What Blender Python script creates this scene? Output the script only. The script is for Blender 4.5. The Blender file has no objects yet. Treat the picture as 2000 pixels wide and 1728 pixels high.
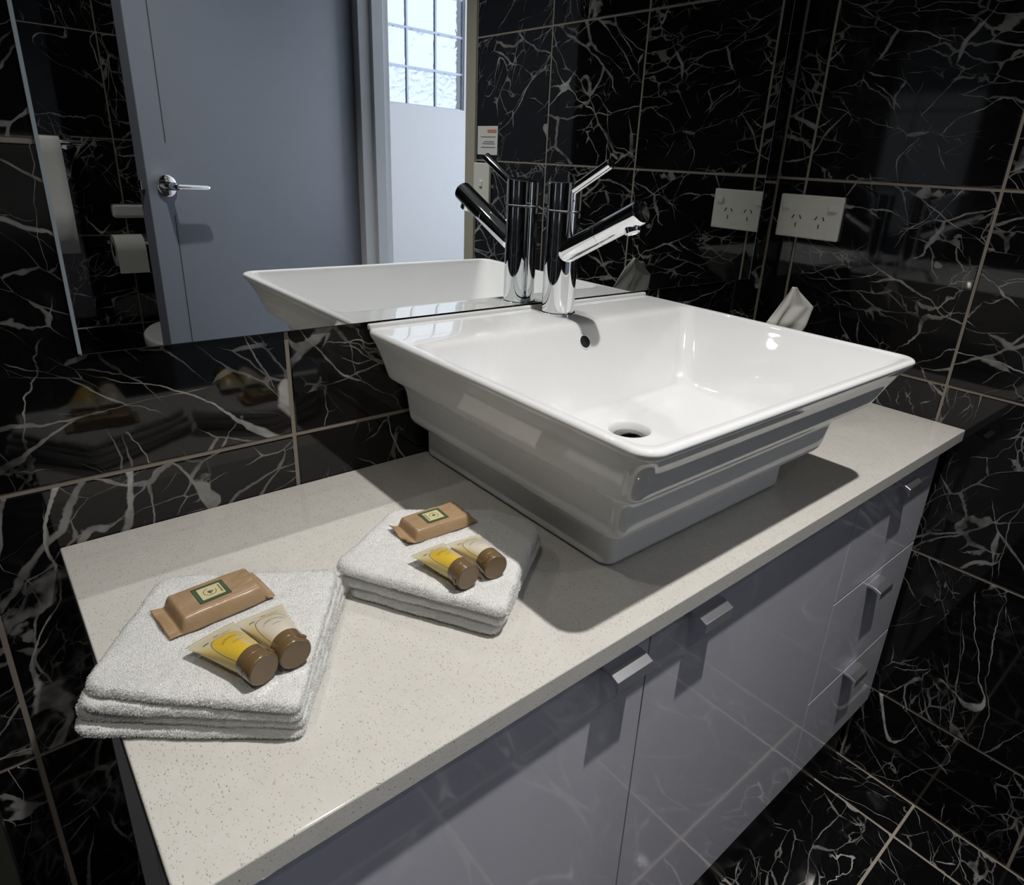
import bpy, bmesh, math, random
import numpy as np
from mathutils import Vector, Matrix, noise as mnoise

random.seed(7); RNG = np.random.default_rng(7)
sc = bpy.context.scene
COL = sc.collection
H = 0.72          # height of the worktop; all things are built with the worktop at 0 and lifted at the end

# ------------------------------------------------------------------ camera
cam_d = bpy.data.cameras.new('camera'); cam = bpy.data.objects.new('camera', cam_d); COL.objects.link(cam)
yaw, pit, rol = -0.740245355, 1.21011039, 0.0607133613
Rz = Matrix.Rotation(yaw, 3, 'Z'); Rx = Matrix.Rotation(pit, 3, 'X'); Rr = Matrix.Rotation(rol, 3, 'Z')
cam.matrix_world = Matrix.Translation((-1.14413586, -0.66861639, 0.351247832 + H)) @ (Rz @ Rx @ Rr).to_4x4()
cam_d.sensor_fit = 'HORIZONTAL'; cam_d.sensor_width = 36; cam_d.lens = 1279.62342 / 2000 * 36
cam_d.shift_x = -(1065.2635 - 1000) / 2000; cam_d.shift_y = (806.592 - 864) / 2000
cam_d.clip_start = 0.01
sc.camera = cam

# ------------------------------------------------------------------ world, lights, exposure
sc.view_settings.view_transform = 'Standard'; sc.view_settings.look = 'None'
sc.view_settings.gamma = 1; sc.view_settings.use_curve_mapping = False
sc.view_settings.exposure = 0.0
cy = sc.cycles
cy.use_denoising = True; cy.denoiser = 'OPENIMAGEDENOISE'
cy.max_bounces = 8; cy.glossy_bounces = 6; cy.transmission_bounces = 6; cy.diffuse_bounces = 3
cy.blur_glossy = 0.0; cy.sample_clamp_indirect = 0.0; cy.caustics_reflective = True; cy.caustics_refractive = False
cy.use_adaptive_sampling = True; cy.adaptive_threshold = .01
try:
    cy.use_guiding = True
    cy.use_surface_guiding = True
except Exception:
    pass

world = bpy.data.worlds.new('sky'); sc.world = world; world.use_nodes = True
wn = world.node_tree; wn.nodes.clear()
w_tc = wn.nodes.new('ShaderNodeTexCoord'); w_sep = wn.nodes.new('ShaderNodeSeparateXYZ')
w_ramp = wn.nodes.new('ShaderNodeValToRGB'); w_bg = wn.nodes.new('ShaderNodeBackground'); w_out = wn.nodes.new('ShaderNodeOutputWorld')
wn.links.new(w_tc.outputs['Generated'], w_sep.inputs[0]); wn.links.new(w_sep.outputs['Z'], w_ramp.inputs[0])
wn.links.new(w_ramp.outputs[0], w_bg.inputs[0]); wn.links.new(w_bg.outputs[0], w_out.inputs[0])
e = w_ramp.color_ramp.elements
e[0].position = 0.0; e[0].color = (.42, .49, .64, 1)
e[1].position = 0.10; e[1].color = (.78, .88, 1.0, 1)
w_bg.inputs[1].default_value = 1.4

LAMP = (-0.665, -0.79, 1.672)
def area(name, loc, size, power, color, rot=(0, 0, 0), shape='DISK', spread=math.pi, size_y=None):
    d = bpy.data.lights.new(name, 'AREA'); d.shape = shape; d.size = size
    if size_y: d.size_y = size_y
    d.energy = power; d.color = color; d.spread = spread
    o = bpy.data.objects.new(name, d); COL.objects.link(o); o.location = (loc[0], loc[1], loc[2] + H); o.rotation_euler = rot
    return o
def spot(name, loc, power, color, size, blend=1.0, radius=.02, tilt=0):
    d = bpy.data.lights.new(name, 'SPOT'); d.energy = power; d.color = color; d.spot_size = math.radians(size); d.spot_blend = blend; d.shadow_soft_size = radius
    o = bpy.data.objects.new(name, d); COL.objects.link(o); o.location = (loc[0], loc[1], loc[2] + H); o.rotation_euler = (math.radians(tilt), 0, 0)
    return o
spot('downlight_lamp', LAMP, 112.0, (1.0, .968, .93), 84, tilt=-2)
spot('downlight_lamp', (-1.0, -1.45, 1.672), 13.0, (1.0, .95, .88), 100)
spot('downlight_lamp', (-1.62, -.80, 1.672), 14.0, (1.0, .95, .88), 130)
# area light added at the hall's open side, standing in for unseen daylight
area('hall_fill_light', (2.15, -1.75, .55), 1.3, 30.0, (.82, .88, 1.0), rot=(0, math.radians(90), 0), shape='RECTANGLE', size_y=1.6)

# ------------------------------------------------------------------ node helpers
def nt(name):
    m = bpy.data.materials.new(name); m.use_nodes = True
    t = m.node_tree; b = t.nodes['Principled BSDF']
    return m, t, b
def N(t, ty, **kw):
    n = t.nodes.new(ty)
    for k, v in kw.items(): setattr(n, k, v)
    return n
def lk(t, a, b): t.links.new(a, b)
def math_n(t, op, a, b=None, c=None, clamp=False):
    n = t.nodes.new('ShaderNodeMath'); n.operation = op; n.use_clamp = clamp
    for i, v in enumerate((a, b, c)):
        if v is None: continue
        if isinstance(v, (int, float)): n.inputs[i].default_value = v
        else: t.links.new(v, n.inputs[i])
    return n.outputs[0]
def ramp(t, f, stops):
    n = t.nodes.new('ShaderNodeValToRGB'); t.links.new(f, n.inputs[0])
    el = n.color_ramp.elements
    while len(el) < len(stops): el.new(.5)
    for x, (p, c) in zip(el, stops):
        x.position = p; x.color = (*c, 1) if len(c) == 3 else c
    return n.outputs[0]
def smooth(t, f, a, b):
    n = t.nodes.new('ShaderNodeMapRange'); n.interpolation_type = 'SMOOTHSTEP'
    t.links.new(f, n.inputs[0]); n.inputs[1].default_value = a; n.inputs[2].default_value = b
    n.inputs[3].default_value = 0; n.inputs[4].default_value = 1
    return n.outputs[0]
def mixc(t, f, a, b):
    n = t.nodes.new('ShaderNodeMix'); n.data_type = 'RGBA'
    if isinstance(f, (int, float)): n.inputs[0].default_value = f
    else: t.links.new(f, n.inputs[0])
    for i, v in ((6, a), (7, b)):
        if isinstance(v, tuple): n.inputs[i].default_value = (*v, 1)
        else: t.links.new(v, n.inputs[i])
    return n.outputs[2]
def noise_n(t, vec, scale, detail=2, rough=.5, dist=0):
    n = t.nodes.new('ShaderNodeTexNoise'); n.inputs['Scale'].default_value = scale; n.inputs['Detail'].default_value = detail
    n.inputs['Roughness'].default_value = rough; n.inputs['Distortion'].default_value = dist
    t.links.new(vec, n.inputs['Vector']); return n
def bump(t, b, h, strength, dist):
    n = t.nodes.new('ShaderNodeBump'); n.inputs['Strength'].default_value = strength; n.inputs['Distance'].default_value = dist
    t.links.new(h, n.inputs['Height']); t.links.new(n.outputs[0], b.inputs['Normal'])
def simple(name, col, rough=.5, metal=0, spec=.5, coat=0, var=0, vscale=30, bmp=0, bscale=200):
    m, t, b = nt(name)
    b.inputs['Roughness'].default_value = rough; b.inputs['Metallic'].default_value = metal
    b.inputs['Specular IOR Level'].default_value = spec; b.inputs['Coat Weight'].default_value = coat
    tc = N(t, 'ShaderNodeTexCoord')
    nz = noise_n(t, tc.outputs['Object'], vscale, 3)
    v = max(var, .01)
    lk(t, mixc(t, nz.outputs['Fac'], tuple(c * (1 - v) for c in col), tuple(min(1, c * (1 + v)) for c in col)), b.inputs['Base Color'])
    if bmp:
        nb = noise_n(t, tc.outputs['Object'], bscale, 3); bump(t, b, nb.outputs['Fac'], bmp, .001)
    return m

# ------------------------------------------------------------------ marble
def marble(name, s_big=7.0, contrast=1.0, aniso=2.2, rough=.045):
    m, t, b = nt(name)
    tc = N(t, 'ShaderNodeTexCoord'); oi = N(t, 'ShaderNodeObjectInfo')
    rnd = oi.outputs['Random']
    # every tile is cut from another spot of the block and turned its own way
    rot = N(t, 'ShaderNodeVectorRotate', rotation_type='AXIS_ANGLE')
    rot.inputs['Axis'].default_value = (0, 1, 0)
    lk(t, tc.outputs['Object'], rot.inputs['Vector']); lk(t, math_n(t, 'MULTIPLY', rnd, 37.0), rot.inputs['Angle'])
    off = N(t, 'ShaderNodeCombineXYZ')
    lk(t, math_n(t, 'MULTIPLY', rnd, 91.7), off.inputs[0]); lk(t, math_n(t, 'MULTIPLY', rnd, 53.1), off.inputs[1]); lk(t, math_n(t, 'MULTIPLY', rnd, 177.3), off.inputs[2])
    add = N(t, 'ShaderNodeVectorMath', operation='ADD'); lk(t, rot.outputs[0], add.inputs[0]); lk(t, off.outputs[0], add.inputs[1])
    st = N(t, 'ShaderNodeVectorMath', operation='MULTIPLY'); lk(t, add.outputs[0], st.inputs[0]); st.inputs[1].default_value = (1.0, 1.0, 1.0 / aniso * 1.5)
    base = st.outputs[0]
    def warp(vec, scale, amt, detail=3):
        n = noise_n(t, vec, scale, detail, .55)
        s = N(t, 'ShaderNodeVectorMath', operation='SUBTRACT'); lk(t, n.outputs['Color'], s.inputs[0]); s.inputs[1].default_value = (.5, .5, .5)
        k = N(t, 'ShaderNodeVectorMath', operation='SCALE'); lk(t, s.outputs[0], k.inputs[0]); k.inputs['Scale'].default_value = amt
        a = N(t, 'ShaderNodeVectorMath', operation='ADD'); lk(t, vec, a.inputs[0]); lk(t, k.outputs[0], a.inputs[1]); return a.outputs[0]
    w1 = warp(warp(base, 5, .16), 26, .03, 2)
    def shift(vec, k):
        sh = N(t, 'ShaderNodeVectorMath', operation='ADD'); lk(t, vec, sh.inputs[0]); sh.inputs[1].default_value = (k, k * .7, k * 1.3); return sh.outputs[0]
    def turn(vec, ang_, stretch):
        r_ = N(t, 'ShaderNodeVectorRotate', rotation_type='AXIS_ANGLE'); r_.inputs['Axis'].default_value = (0, 1, 0); r_.inputs['Angle'].default_value = ang_
        lk(t, vec, r_.inputs['Vector'])
        q = N(t, 'ShaderNodeVectorMath', operation='MULTIPLY'); lk(t, r_.outputs[0], q.inputs[0]); q.inputs[1].default_value = (1, 1, stretch); return q.outputs[0]
    def strand(vec, scale, w0, w1_, ma, mb, seed, mscale=8.0, det=3.0, lvl=.5):
        """long thin veins: contour lines of a stretched noise, broken up and swelling with a mask"""
        sv = shift(vec, seed)
        h = noise_n(t, sv, scale, det, .62, .35).outputs['Fac']
        mk = noise_n(t, shift(vec, seed + 5.5), mscale, 3, .65).outputs['Fac']
        mask = smooth(t, mk, ma, mb)
        wid = math_n(t, 'ADD', math_n(t, 'MULTIPLY', math_n(t, 'MULTIPLY', mask, mask), w1_ - w0), w0)
        q = math_n(t, 'DIVIDE', math_n(t, 'ABSOLUTE', math_n(t, 'SUBTRACT', h, lvl)), wid)
        return math_n(t, 'MULTIPLY', math_n(t, 'SUBTRACT', 1.0, smooth(t, q, .6, 1.15)), smooth(t, mk, ma - .03, ma + .03))
    def cracks(vec, scale, w, ma, seed, mscale=7.0):
        sv = shift(vec, seed)
        v = N(t, 'ShaderNodeTexVoronoi', feature='DISTANCE_TO_EDGE'); v.inputs['Scale'].default_value = scale; lk(t, sv, v.inputs['Vector'])
        mk = noise_n(t, sv, mscale, 3, .7).outputs['Fac']
        wid = math_n(t, 'MULTIPLY', smooth(t, mk, ma - .02, ma + .16), w)
        q = math_n(t, 'DIVIDE', v.outputs['Distance'], math_n(t, 'ADD', wid, .0005))
        return math_n(t, 'MULTIPLY', math_n(t, 'SUBTRACT', 1.0, smooth(t, q, .5, 1.1)), smooth(t, mk, ma - .02, ma + .02))
    raw = add.outputs[0]
    jag = warp(warp(raw, 7, .06, 2), 60, .006, 2)          # slightly jagged edges
    A = turn(jag, 0.0, .30); B = turn(jag, .75, .34); C_ = turn(jag, -.5, .38)
    # a few long strands
    a = strand(turn(jag, 0.15, .42), s_big * .62, .0018, .013, .48, .74, 3.1, 7.0, 1.0)
    a2 = strand(turn(jag, -.8, .42), s_big * .75, .0012, .008, .50, .72, 17.3, 8.0, 1.0)
    # splinters: stretched straight-sided cracks, thick ones few, thin ones more
    b1 = cracks(A, 11, .021, .515, 41.9, 6.5)
    c = cracks(B, 17, .040, .520, 11.3, 7.5)
    d = cracks(C_, 30, .048, .518, 23.9, 9.0)
    e_ = cracks(turn(jag, .2, .30), 50, .075, .540, 57.9, 9.0)
    a3 = math_n(t, 'MAXIMUM', math_n(t, 'MULTIPLY', b1, 1.0), math_n(t, 'MULTIPLY', e_, .6))
    tone = noise_n(t, base, 22, 3, .7).outputs['Fac']
    tot = math_n(t, 'MAXIMUM', a, math_n(t, 'MAXIMUM', math_n(t, 'MULTIPLY', a2, .85), math_n(t, 'MULTIPLY', a3, .6)))
    tot = math_n(t, 'MAXIMUM', tot, math_n(t, 'MAXIMUM', math_n(t, 'MULTIPLY', c, .62), math_n(t, 'MULTIPLY', d, .45)))
    tot = math_n(t, 'MULTIPLY', tot, smooth(t, tone, .22, .66), clamp=True)
    cloud = smooth(t, noise_n(t, base, 4.0, 5, .6).outputs['Fac'], .45, .8)
    ground = mixc(t, cloud, (.0042, .0042, .0046), (.0120, .0105, .0100))
    vc = mixc(t, noise_n(t, base, 9, 2).outputs['Fac'], (.36 * contrast, .355 * contrast, .33 * contrast), (.60 * contrast, .60 * contrast, .585 * contrast))
    lk(t, mixc(t, tot, ground, vc), b.inputs['Base Color'])
    b.inputs['Roughness'].default_value = rough; b.inputs['IOR'].default_value = 1.52
    return m

M = {}
M['marble'] = marble('black_marble')
M['marble_floor'] = marble('black_marble_floor', 9.0, 1.0, 1.4)
M['grout'] = simple('grout', (.30, .26, .215), .85, var=.12, bmp=.3, bscale=900)
M['hall_paint'] = simple('hall_wall_paint', (.60, .595, .60), .7, var=.02)
M['white_paint'] = simple('white_wall_paint', (.80, .80, .80), .7, var=.02)
M['cream_paint'] = simple('cream_paint', (.42, .40, .31), .5, var=.03)
M['door'] = simple('grey_door_paint', (.16, .178, .21), .32, var=.02)
M['jamb'] = simple('white_jamb_paint', (.66, .68, .70), .35, var=.02)
M['dark_line'] = simple('dark_line', (.02, .02, .022), .6)
M['mirror'] = simple('mirror_silver', (.86, .88, .88), 0.0, 1.0)
M['mirror_edge'] = simple('mirror_polished_edge', (.62, .76, .85), .12, 0.0, .8)
M['chrome'] = simple('chrome', (.88, .89, .90), .035, 1.0)
M['dark_chrome'] = simple('dark_chrome', (.20, .205, .21), .12, 1.0)
M['steel'] = simple('brushed_aluminium', (.74, .74, .78), .34, 1.0, bmp=.05, bscale=600)
M['ceramic'] = simple('white_ceramic', (.85, .86, .865), .02, 0, .5)
M['cab'] = simple('gloss_grey_lacquer', (.60, .60, .665), .06, 0, .6, coat=.5)
M['cab_edge'] = simple('lacquer_edge', (.50, .50, .54), .25)
M['kick'] = simple('dark_kick_laminate', (.012, .012, .014), .25)
M['plastic'] = simple('cream_socket_plastic', (.72, .72, .655), .28)
M['slot'] = simple('socket_slot_black', (.01, .01, .01), .5)
M['black'] = simple('hole_shade_black', (.004, .004, .004), .7)
M['paper'] = simple('white_paper', (.70, .71, .68), .7)
M['red'] = simple('red_print', (.65, .22, .16), .7)
M['ink'] = simple('dark_print', (.10, .10, .09), .7)
M['tissue'] = simple('tissue_paper', (.66, .65, .60), .85, bmp=.2, bscale=300)
M['terry'] = simple('white_terry', (.80, .80, .79), .9, spec=.15, var=.05, vscale=60, bmp=1.0, bscale=900)
M['pile'] = simple('white_terry_loops', (.86, .86, .85), .85, spec=.15, var=.02)
_t = M['pile'].node_tree; _b = _t.nodes['Principled BSDF']; _o = [n for n in _t.nodes if n.type == 'OUTPUT_MATERIAL'][0]
_tr = N(_t, 'ShaderNodeBsdfTranslucent'); _tr.inputs[0].default_value = (.9, .9, .89, 1); _mx = N(_t, 'ShaderNodeMixShader'); _mx.inputs[0].default_value = .42
lk(_t, _b.outputs[0], _mx.inputs[1]); lk(_t, _tr.outputs[0], _mx.inputs[2]); lk(_t, _mx.outputs[0], _o.inputs['Surface'])
M['lens'] = simple('lamp_glass', (.9, .9, .9), .2)
M['ceiling'] = simple('ceiling_paint', (.55, .55, .54), .8)
M['hall_floor'] = simple('hall_floor_tile', (.45, .43, .40), .4, var=.08)
M['box'] = simple('dark_tissue_box', (.05, .045, .04), .35)
M['green'] = simple('label_green', (.035, .075, .035), .5)
M['green2'] = simple('label_green_line', (.16, .20, .10), .5)
M['label'] = simple('label_cream', (.62, .56, .30), .5)
M['bronze_text'] = simple('brown_print', (.22, .16, .06), .5)
M['channel'] = simple('dull_aluminium', (.35, .37, .33), .3, 1.0)

# quartz worktop with chips
m, t, b = nt('speckled_quartz'); M['quartz'] = m
tc = N(t, 'ShaderNodeTexCoord')
def chips(scale, thr, dmax, seed, stretch=1.0):
    mp = N(t, 'ShaderNodeMapping'); mp.inputs['Location'].default_value = (seed, seed * 2.1, seed * .3); mp.inputs['Rotation'].default_value = (0, 0, seed)
    mp.inputs['Scale'].default_value = (1, stretch, 1)
    lk(t, tc.outputs['Object'], mp.inputs[0])
    wv = noise_n(t, mp.outputs[0], scale * .8, 1)
    s = N(t, 'ShaderNodeVectorMath', operation='SCALE'); lk(t, wv.outputs['Color'], s.inputs[0]); s.inputs['Scale'].default_value = 1.2 / scale
    a = N(t, 'ShaderNodeVectorMath', operation='ADD'); lk(t, mp.outputs[0], a.inputs[0]); lk(t, s.outputs[0], a.inputs[1])
    v = N(t, 'ShaderNodeTexVoronoi', feature='F1'); v.inputs['Scale'].default_value = scale; lk(t, a.outputs[0], v.inputs['Vector'])
    sp = N(t, 'ShaderNodeSeparateColor'); lk(t, v.outputs['Color'], sp.inputs[0])
    pick = math_n(t, 'GREATER_THAN', sp.outputs[0], thr)
    size = math_n(t, 'MULTIPLY', sp.outputs[1], dmax)
    near = math_n(t, 'LESS_THAN', v.outputs['Distance'], size)
    return math_n(t, 'MULTIPLY', pick, near), sp.outputs[2]
c1, r1 = chips(880, .42, .38, 1.0, .42)
c2, r2 = chips(560, .84, .32, 4.0, 2.0)
c3, r3 = chips(640, .80, .36, 9.0, .6)
basec = mixc(t, noise_n(t, tc.outputs['Object'], 60, 4, .7).outputs['Fac'], (.60, .58, .53), (.70, .685, .645))
basec = mixc(t, math_n(t, 'MULTIPLY', c3, .2), basec, (.84, .84, .83))
basec = mixc(t, math_n(t, 'MULTIPLY', c1, .65), basec, (.30, .28, .25))
basec = mixc(t, math_n(t, 'MULTIPLY', c2, .85), basec, mixc(t, r2, (.05, .045, .04), (.24, .18, .12)))
lk(t, basec, b.inputs['Base Color']); b.inputs['Roughness'].default_value = .07

# soap wrapper
m, t, b = nt('soap_wrapper_film'); M['wrapper'] = m
tc = N(t, 'ShaderNodeTexCoord')
lk(t, mixc(t, noise_n(t, tc.outputs['Object'], 40, 2).outputs['Fac'], (.355, .232, .125), (.42, .28, .16)), b.inputs['Base Color'])
b.inputs['Roughness'].default_value = .33
bump(t, b, noise_n(t, tc.outputs['Object'], 55, 2, .4, .8).outputs['Fac'], .35, .004)

# glass block
m, t, b = nt('glass_block'); M['gblock'] = m
tc = N(t, 'ShaderNodeTexCoord')
b.inputs['Transmission Weight'].default_value = 1.0; b.inputs['Roughness'].default_value = .10; b.inputs['IOR'].default_value = 1.12
b.inputs['Base Color'].default_value = (.93, .97, 1.0, 1)
gr = N(t, 'ShaderNodeObjectInfo')
ad = N(t, 'ShaderNodeVectorMath', operation='ADD'); lk(t, tc.outputs['Object'], ad.inputs[0]); lk(t, gr.outputs['Random'], ad.inputs[1])
bump(t, b, noise_n(t, ad.outputs[0], 15, 1, .5, 1.2).outputs['Fac'], .4, .05)
M['mortar'] = simple('blue_grey_mortar', (.60, .68, .82), .6)

# cap plastic
M['cap'] = simple('bronze_cap_plastic', (.165, .105, .048), .22, 0, .6, coat=.25, var=.04)

def tube_mat(name, fill, outer, back_reflection):
    m, t, b = nt(name)
    uv = N(t, 'ShaderNodeUVMap', uv_map='wrap')
    sp = N(t, 'ShaderNodeSeparateXYZ'); lk(t, uv.outputs[0], sp.inputs[0])
    X, T = sp.outputs[0], sp.outputs[1]      # X: -1..1 across the upper face, T: 0 at crimp, 1 at cap
    dx = math_n(t, 'DIVIDE', math_n(t, 'SUBTRACT', X, .0), .90); dt = math_n(t, 'DIVIDE', math_n(t, 'SUBTRACT', T, 1.0), .74)
    r = math_n(t, 'POWER', math_n(t, 'ADD', math_n(t, 'POWER', math_n(t, 'ABSOLUTE', dx), 2.8), math_n(t, 'POWER', math_n(t, 'ABSOLUTE', dt), 2.8)), 1 / 2.8)
    inside = math_n(t, 'SUBTRACT', 1, smooth(t, r, .955, .975))
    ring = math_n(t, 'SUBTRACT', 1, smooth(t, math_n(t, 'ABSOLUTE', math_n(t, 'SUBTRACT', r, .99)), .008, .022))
    col = mixc(t, inside, outer, fill)
    if back_reflection:  # pale oval painted in as reflection of the label behind
        ex = math_n(t, 'DIVIDE', math_n(t, 'SUBTRACT', X, .50), .44); et = math_n(t, 'DIVIDE', math_n(t, 'SUBTRACT', T, .80), .34)
        rr = math_n(t, 'SQRT', math_n(t, 'ADD', math_n(t, 'MULTIPLY', ex, ex), math_n(t, 'MULTIPLY', et, et)))
        col = mixc(t, math_n(t, 'MULTIPLY', math_n(t, 'SUBTRACT', 1, smooth(t, rr, .9, 1.02)), .55), col, (.60, .55, .36))
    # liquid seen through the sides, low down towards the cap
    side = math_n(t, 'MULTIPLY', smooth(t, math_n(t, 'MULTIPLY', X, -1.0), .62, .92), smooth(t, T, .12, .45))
    col = mixc(t, math_n(t, 'MULTIPLY', side, .8), col, (.70, .52, .13) if back_reflection else (.70, .52, .22))
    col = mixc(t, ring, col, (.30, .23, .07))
    lk(t, col, b.inputs['Base Color']); b.inputs['Roughness'].default_value = .28
    b.inputs['Subsurface Weight'].default_value = .25; b.inputs['Subsurface Radius'].default_value = (.01, .008, .004); b.inputs['Subsurface Scale'].default_value = .5
    return m
M['shampoo'] = tube_mat('frosted_tube_yellow', (.76, .52, .05), (.66, .60, .42), True)
M['conditioner'] = tube_mat('frosted_tube_cream', (.74, .67, .56), (.70, .64, .48), False)

# ------------------------------------------------------------------ object helpers
def tag(o, label=None, cat=None, group=None, kind=None):
    if label: o['label'] = label
    if cat: o['category'] = cat
    if group: o['group'] = group
    if kind: o['kind'] = kind
    return o
def link(name, me, mat, parent=None, smooth_=False, loc=None):
    o = bpy.data.objects.new(name, me)
    if mat is not None and not me.materials: me.materials.append(mat)
    if smooth_: me.polygons.foreach_set('use_smooth', [True] * len(me.polygons))
    COL.objects.link(o)
    if parent: o.parent = parent
    if loc: o.location = loc
    return o
def empty(name, loc=(0, 0, 0), rz=0):
    o = bpy.data.objects.new(name, None); COL.objects.link(o); o.location = loc; o.rotation_euler = (0, 0, rz)
    o.empty_display_size = .02
    return o
def mesh(name, v, f):
    me = bpy.data.meshes.new(name); me.from_pydata([tuple(map(float, p)) for p in v], [], f); me.update(); return me
def bbox_mesh(name, lo, hi, bev=0, seg=2):
    bm = bmesh.new(); bmesh.ops.create_cube(bm, size=1)
    for v in bm.verts: v.co = Vector([(lo[i] + hi[i]) / 2 + v.co[i] * (hi[i] - lo[i]) for i in range(3)])
    if bev: bmesh.ops.bevel(bm, geom=bm.edges[:] + bm.verts[:], offset=bev, segments=seg, affect='EDGES', profile=.5)
    me = bpy.data.meshes.new(name); bm.to_mesh(me); bm.free(); return me
def box(name, lo, hi, mat, parent=None, bev=0, seg=2, sm=False):
    return link(name, bbox_mesh(name, lo, hi, bev, seg), mat, parent, sm)
def autosmooth(o, ang=35):
    me = o.data; me.polygons.foreach_set('use_smooth', [True] * len(me.polygons))
    bm = bmesh.new(); bm.from_mesh(me)
    for e_ in bm.edges:
        if len(e_.link_faces) == 2 and e_.calc_face_angle(0) > math.radians(ang): e_.smooth = False
    bm.to_mesh(me); bm.free()
    w = o.modifiers.new('normals', 'WEIGHTED_NORMAL'); w.keep_sharp = True; w.weight = 100
def frame_of(d):
    d = Vector(d).normalized(); a = Vector((0, 0, 1)) if abs(d.z) < .9 else Vector((1, 0, 0))
    x_ = a.cross(d).normalized(); y_ = d.cross(x_); return x_, y_, d
def lathe(name, origin, axis, prof, mat, parent=None, n=40, sm=True, cut=None):
    """prof: list of (distance along axis, radius)"""
    X_, Y_, D = frame_of(axis); o_ = Vector(origin); v = []; f = []
    for s, r in prof:
        for k in range(n):
            a = 2 * math.pi * k / n; v.append(o_ + D * s + (X_ * math.cos(a) + Y_ * math.sin(a)) * r)
    for i in range(len(prof) - 1):
        for k in range(n):
            k2 = (k + 1) % n; f.append((i * n + k, i * n + k2, (i + 1) * n + k2, (i + 1) * n + k))
    if prof[0][1] > 1e-6: f.append(tuple(range(n - 1, -1, -1)))
    if prof[-1][1] > 1e-6: f.append(tuple((len(prof) - 1) * n + k for k in range(n)))
    o = link(name, mesh(name, v, f), mat, parent)
    if sm: autosmooth(o, 40)
    return o
def prism(name, pts, axis, a0, a1, mat, parent=None):
    """extrude a closed 2-D outline along an axis (0,1,2); pts give the other two coordinates in order"""
    v = []; n = len(pts)
    for a in (a0, a1):
        for p in pts:
            q = list(p); q.insert(axis, a); v.append(q)
    f = [tuple(range(n)), tuple(range(2 * n - 1, n - 1, -1))] + [(i, i + n, (i + 1) % n + n, (i + 1) % n) for i in range(n)]
    me = mesh(name, v, f); bm = bmesh.new(); bm.from_mesh(me); bmesh.ops.recalc_face_normals(bm, faces=bm.faces); bm.to_mesh(me); bm.free()
    return link(name, me, mat, parent)

# ------------------------------------------------------------------ room shell
TOP = 1.68
G = .0022      # half width of a joint
_tile_cache = {}
def tile_mesh(w, h, mat):
    k = (round(w, 4), round(h, 4), mat.name)
    if k in _tile_cache: return _tile_cache[k]
    e_, d, th = .0012, .0009, .006
    a, c = w / 2, h / 2                       # local: x across, z up, front at y = 0 looking to -y
    v = [(-a + e_, 0, -c + e_), (a - e_, 0, -c + e_), (a - e_, 0, c - e_), (-a + e_, 0, c - e_),
         (-a, d, -c), (a, d, -c), (a, d, c), (-a, d, c), (-a, th, -c), (a, th, -c), (a, th, c), (-a, th, c)]
    f = [(0, 1, 2, 3)]
    for i in range(4):
        j = (i + 1) % 4; f += [(i + 4, j + 4, j, i), (i + 8, j + 8, j + 4, i + 4)]
    me = mesh('tile', v, f); me.materials.append(mat); _tile_cache[k] = me; return me
def tiled(parent, us, vs, place, rot, mat, skip=None):
    us = sorted(us); vs = sorted(vs)
    for i in range(len(us) - 1):
        for j in range(len(vs) - 1):
            w, h = us[i + 1] - us[i] - 2 * G, vs[j + 1] - vs[j] - 2 * G
            if w < .004 or h < .004: continue
            u, v_ = (us[i] + us[i + 1]) / 2, (vs[j] + vs[j + 1]) / 2
            if skip and skip(u, v_): continue
            o = bpy.data.objects.new('tile', tile_mesh(w, h, mat)); COL.objects.link(o); o.parent = parent
            o.location = place(u, v_); o.rotation_euler = rot
            o.location += Vector([0, 0, 0])
rows_up = [.952, 1.252, 1.552, TOP]
# back wall (the mirror wall), tile faces in the plane y = 0
wb = tag(box('wall_back', (-2.0, .0012, -H), (.1, .1, TOP), M['grout']), 'black marble tiled wall carrying the mirror behind the basin', kind='structure')
tiled(wb, [-2.0, -1.778, -1.478, -1.1775, -.9024, -.602, -.302, 0], [-H, -.5177, -.2177, .0606, .3465, .652] + rows_up,
      lambda u, v_: (u, 0, v_), (0, 0, 0), M['marble'])
# right wall in the plane x = 0, ending at the doorway
wr = tag(box('wall_right', (.0012, -.945, -H), (.1, 0, TOP), M['grout']), 'black marble tiled wall with the power point right of the basin', kind='structure')
tiled(wr, [0, -.0548, -.3551, -.6480, -.945], [-H, -.535, -.2325, .0606, .3549, .655] + rows_up,
      lambda u, v_: (0, u, v_), (0, 0, -math.pi / 2), M['marble'])
trim = box('trim_1', (-.004, -.990, -H), (.1, -.945, TOP), M['cream_paint']); tag(trim, 'cream painted end post of the tiled wall at the doorway', kind='structure')
wr2 = tag(box('wall_right', (.0012, -1.98, -H), (.1, -1.70, TOP), M['grout']), 'black tiled stub of wall past the doorway', kind='structure')
tiled(wr2, [-1.96, -1.70], [-H, -.535, -.2325, .0606, .3549, .655] + rows_up, lambda u, v_: (0, u, v_), (0, 0, -math.pi / 2), M['marble'])
tag(box('wall_right', (0, -1.70, 1.33), (.1, -.99, TOP), M['white_paint']), 'white painted wall panel over the doorway', kind='structure')
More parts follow.
